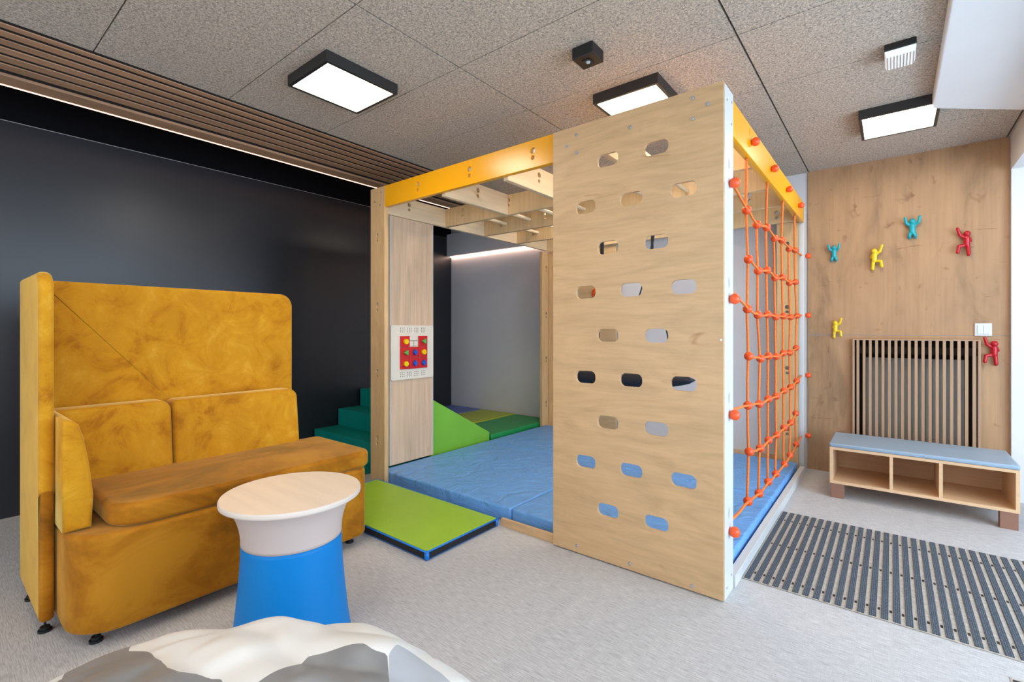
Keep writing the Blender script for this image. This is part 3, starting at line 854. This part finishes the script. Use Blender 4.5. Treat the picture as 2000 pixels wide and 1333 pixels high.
# switch
sx = thing('light_switch', 'white double light switch on the oak wall above the lower red hook', 'switch', (.563, 5.237, 1.306))
obj('frame', soft_prism(rrect(.514, 1.257, .612, 1.357, .004, 3), 'y', 5.228, 5.2375, .003, 2, rings=1), M['switch'], sx)
for x in (.529, .564):
    obj('rocker', soft_prism(rect2(x, 1.272, x+.0335, 1.342), 'y', 5.2225, 5.2278, .002, 2, rings=1), M['switch'], sx)

# ------------------------------------------------------------------ figure shaped wall hooks
def hook(cx, cz, pose, mat, label, flip=1, sc=1.0):
    S = .00106*sc; SZ = .00118*sc
    def P(x, z, d=26): return (cx+flip*x*S, 5.238-d*S, cz+z*SZ)
    bm = BM()
    def limb(a, b_, r0, r1=None): capsule(bm, a, b_, r0*S, (r1 or r0)*S, 12)
    ball(bm, P(0, 40, 34), 21*S, 16, (1, 1, 1.05))
    limb(P(0, 12, 24), P(0, -30, 22), 21, 19)
    if pose == 'both':
        for q in (-1, 1):
            limb(P(q*16, 16, 26), P(q*36, 30, 38), 10); limb(P(q*36, 30, 38), P(q*43, 66, 48), 10, 9)
            limb(P(q*10, -36, 22), P(q*17, -58, 30), 13, 12); limb(P(q*17, -58, 30), P(q*17, -68, 12), 12, 11)
    else:
        limb(P(12, 16, 26), P(38, 34, 34), 11); limb(P(38, 34, 34), P(52, 78, 44), 11, 10)
        limb(P(-14, 12, 24), P(-22, -6, 14), 9, 8)
        limb(P(-6, -34, 22), P(-10, -92, 26), 13, 12); limb(P(-10, -92, 26), P(-10, -98, 12), 12, 10)
        limb(P(8, -34, 22), P(44, -38, 36), 12, 11); limb(P(44, -38, 36), P(50, -78, 36), 11, 12)
    box(bm, P(-8, -8, 18), P(8, 16, 0.2))
    o = obj('figure_hook', bm, mat, None, loc=(cx, 5.238, cz), smooth=True)
    md = o.modifiers.new('blend', 'REMESH'); md.mode = 'VOXEL'; md.voxel_size = .0028; md.use_smooth_shade = True
    md2 = o.modifiers.new('smooth', 'SMOOTH'); md2.factor = .5; md2.iterations = 3
    tag(o, label, 'wall hook', 'figure shaped wall hooks')
hook(-.410, 2.010, 'both', M['turq'], 'turquoise figure hook with both arms raised, nearest the climbing frame', sc=.90)
hook(.136, 2.165, 'both', M['turq'], 'turquoise figure hook with both arms raised, topmost on the oak wall', sc=1.04)
hook(-.118, 1.945, 'one', M['yel_plastic'], 'yellow figure hook with one arm up, the higher of the two yellow', sc=.98)
hook(-.400, 1.330, 'one', M['yel_plastic'], 'yellow figure hook with one arm up, lower left near the frame', sc=.84)
hook(.468, 2.020, 'one', M['red_plastic'], 'red figure hook with one arm up, high on the right of the oak wall', flip=-1, sc=1.02)
hook(.622, 1.150, 'one', M['red_plastic'], 'red figure hook with one arm up, below the light switch', flip=-1, sc=1.0)

# ------------------------------------------------------------------ puzzle board
px = -3.4515
z = thing('puzzle_board', 'white sliding puzzle board with red tiles on the washed oak side panel', 'puzzle board', (px, 2.85, 1.1))
by = board(rrect(2.604, .857, 3.098, 1.347, .018, 5), [rect2(2.815, 1.155, 2.905, 1.160)], 'x', px+.001, px+.013)
obj('board', by, M['cream_board'], z, bevel=.002)
bm = BM(); X1 = px+.0132
for gy in (2.728, 2.808, 2.888, 2.972):
    for gz in (1.304, .903):
        for i in (-1, 0, 1):
            for j in (-1, 0, 1):
                disc(bm, (X1, gy+i*.019, gz+j*.017), .0042, (1, 0, 0), .0006, 8)
obj('dot_pattern', bm, M['dot'], z)
bm = BM()
for yy, zz in ((2.62, 1.33), (3.08, 1.33), (2.62, .874), (3.08, .874)): disc(bm, (X1, yy, zz), .005, (1, 0, 0), .001, 10)
obj('screw', bm, M['bolt'], z)
bm = BM(); box(bm, (X1, 2.812, 1.205), (X1+.0008, 2.905, 1.209)); box(bm, (X1, 2.857, 1.155), (X1+.0008, 2.861, 1.205)); obj('groove', bm, M['dot'], z)
cols_ = [2.698, 2.803, 2.908, 3.013]; rows_ = [1.250, 1.150, 1.050, .950]
kinds = {(0, 0): 'c', (0, 2): 't', (1, 0): 't', (1, 1): 'd', (1, 2): 'c', (2, 0): 'c', (2, 1): 'd', (2, 2): 'd'}
for (r, q), k in kinds.items():
    tile = obj('tile', soft_prism(rect2(cols_[q]+.001, rows_[r+1]+.001, cols_[q+1]-.001, rows_[r]-.001), 'x', X1, X1+.014, .003, 2, rings=1), M['puzzle_red'], z)
    cy, cz2 = (cols_[q]+cols_[q+1])/2, (rows_[r]+rows_[r+1])/2
    if k == 'c': sh, mm = circle2(cy, cz2, .024, 24), M['puzzle_yellow']
    elif k == 't': sh, mm = [(cy-.026, cz2), (cy+.020, cz2-.026), (cy+.020, cz2+.026)], M['puzzle_green']
    else: sh, mm = [(cy-.024, cz2), (cy-.0, cz2-.028), (cy+.024, cz2), (cy, cz2+.028)], M['puzzle_blue']
    obj('shape_knob', soft_prism(sh, 'x', X1+.0142, X1+.036, .002, 2, rings=0), mm, tile, label={'c': 'yellow round knob', 't': 'green triangular knob', 'd': 'blue diamond knob'}[k])

# ------------------------------------------------------------------ entrance mat and floor grille
e = thing('entrance_mat', 'inlaid grey entrance mat with dark ribbed strips in front of the bench', 'door mat', (.4, 3.28, 0))
ex0, ex1, ey0, ey1 = -.612, 1.44, 2.700, 3.875
obj('frame', board(rect2(ex0, ey0, ex1, ey1), [rect2(ex0+.006, ey0+.006, ex1-.006, ey1-.006)], 'z', .0005, .005), M['alu'], e)
bm = BM(); bm2 = BM(); bm3 = BM()
k = 0; x = ex0+.008
while x+.04 < ex1:
    box(bm, (x, ey0+.008, .0005), (x+.0255, ey1-.008, .0075))
    box(bm2, (x+.0258, ey0+.008, .0005), (x+.0430, ey1-.008, .0035))
    for yy in (3.70, 3.25, 2.80): box(bm3, (x+.030, yy-.012, .0036), (x+.039, yy+.012, .0042))
    x += .0436
obj('ribbed_strips', bm, M['carpet'], e); obj('aluminium_profiles', bm2, M['alu'], e); obj('connector_slots', bm3, M['dark'], e)
v = thing('floor_grille', 'dark slotted floor grille at the lower right corner of the picture', 'floor grille', (.7, 2.3, 0))
obj('frame', B((.345, 2.05, .0005), (1.1, 2.556, .002)), M['alu'], v)
bm = BM()
for k in range(17): box(bm, (.352, 2.06+k*.029, .0021), (1.09, 2.075+k*.029, .0045))
obj('bars', bm, M['dark'], v)

# ------------------------------------------------------------------ bean bag in the foreground
BX, BY = -.865, .142
bm = BM()
bmesh.ops.create_uvsphere(bm, u_segments=320, v_segments=200, radius=1)
def inpoly(x, y, poly):
    c = False; n = len(poly)
    for i in range(n):
        x1, y1 = poly[i]; x2, y2 = poly[(i+1) % n]
        if (y1 > y) != (y2 > y) and x < (x2-x1)*(y-y1)/(y2-y1)+x1: c = not c
    return c
for vv in bm.verts:
    p = vv.co.copy()
    a = math.atan2(p.y, p.x); h = p.z
    rr = math.hypot(p.x, p.y)
    rr = rr**.62
    zz = (.5+.5*math.copysign(abs(h)**.75, h))
    R0 = .745*(1+.02*math.sin(3*a+1)+.012*math.sin(7*a))
    X = BX+R0*rr*math.cos(a); Y = BY+R0*rr*math.sin(a)
    Z = .597*zz
    # creases
    q = Vector((X*3.1, Y*3.1, Z*2.0))
    f = noise.noise(q*1.0)*.022 + (abs(noise.noise(q*1.7+Vector((3, 1, 2))))-.2)*.05 + noise.noise(q*4.1)*.006
    if zz > .25: Z += f*min(1, (zz-.25)*3)
    if Z < 0: Z = 0
    vv.co = (X, Y, Z)
GL = [(-1.385, .186), (-1.62, .25), (-1.60, .36), (-1.475, .335), (-1.415, .316), (-1.357, .339), (-1.264, .342), (-1.2, .331), (-1.155, .341), (-1.137, .367), (-1.084, .392), (-.897, .332), (-1.229, .093)]
GM = [(-1.004, .434), (-1.033, .552), (-.977, .647), (-.968, .658), (-.937, .661), (-.903, .674), (-.827, .62), (-.686, .515), (-.997, .256)]
GP = [(-.827, .62), (-.9, .676), (-.923, .716), (-.891, .729), (-.797, .739), (-.754, .73), (-.586, .703), (-.686, .515)]
def sdist(x, y, poly):
    p = Vector((x, y)); d = 1e9; n = len(poly)
    for i in range(n):
        a = Vector(poly[i]); b_ = Vector(poly[(i+1) % n]); ab = b_-a
        u = max(0, min(1, (p-a).dot(ab)/ab.length_squared)); d = min(d, (p-(a+ab*u)).length)
    return d if inpoly(x, y, poly) else -d
me = bpy.data.meshes.new('bean_bag')
bmesh.ops.recalc_face_normals(bm, faces=bm.faces)
bm.to_mesh(me); bm.free()
ag = me.attributes.new('grey_panel', 'FLOAT', 'POINT'); ap = me.attributes.new('pale_panel', 'FLOAT', 'POINT')
for i, v_ in enumerate(me.vertices):
    w_ = noise.noise(Vector((v_.co.x*9, v_.co.y*9, 0)))*.010
    x, y = v_.co.x+w_, v_.co.y-w_
    ag.data[i].value = max(sdist(x, y, GL), sdist(x, y, GM)); ap.data[i].value = sdist(x, y, GP)
m = N('panelled_leatherette', .40, 0, .45)
def step(attr):
    a = m.n('ShaderNodeAttribute', attribute_name=attr); g_ = m.n('ShaderNodeMath', operation='GREATER_THAN')
    g_.inputs[1].default_value = 0; m.l(a.outputs['Fac'], g_.inputs[0]); return g_.outputs[0]
f = m.noise(m.coord(), 5, 3)
c1 = m.mix((.80, .80, .79), m.ramp(f, [(.3, (.215, .222, .232)), (.7, (.275, .28, .29))]), step('grey_panel'))
m.base(m.mix(c1, (.45, .49, .55), step('pale_panel')))
m.bump(m.noise(m.coord(), 14, 3), .12, .002)
o = obj('bean_bag', me, m.m, None, loc=(BX, BY, 0), smooth=True)
tag(o, 'white and grey leatherette bean bag in the foreground before the side table', 'bean bag')
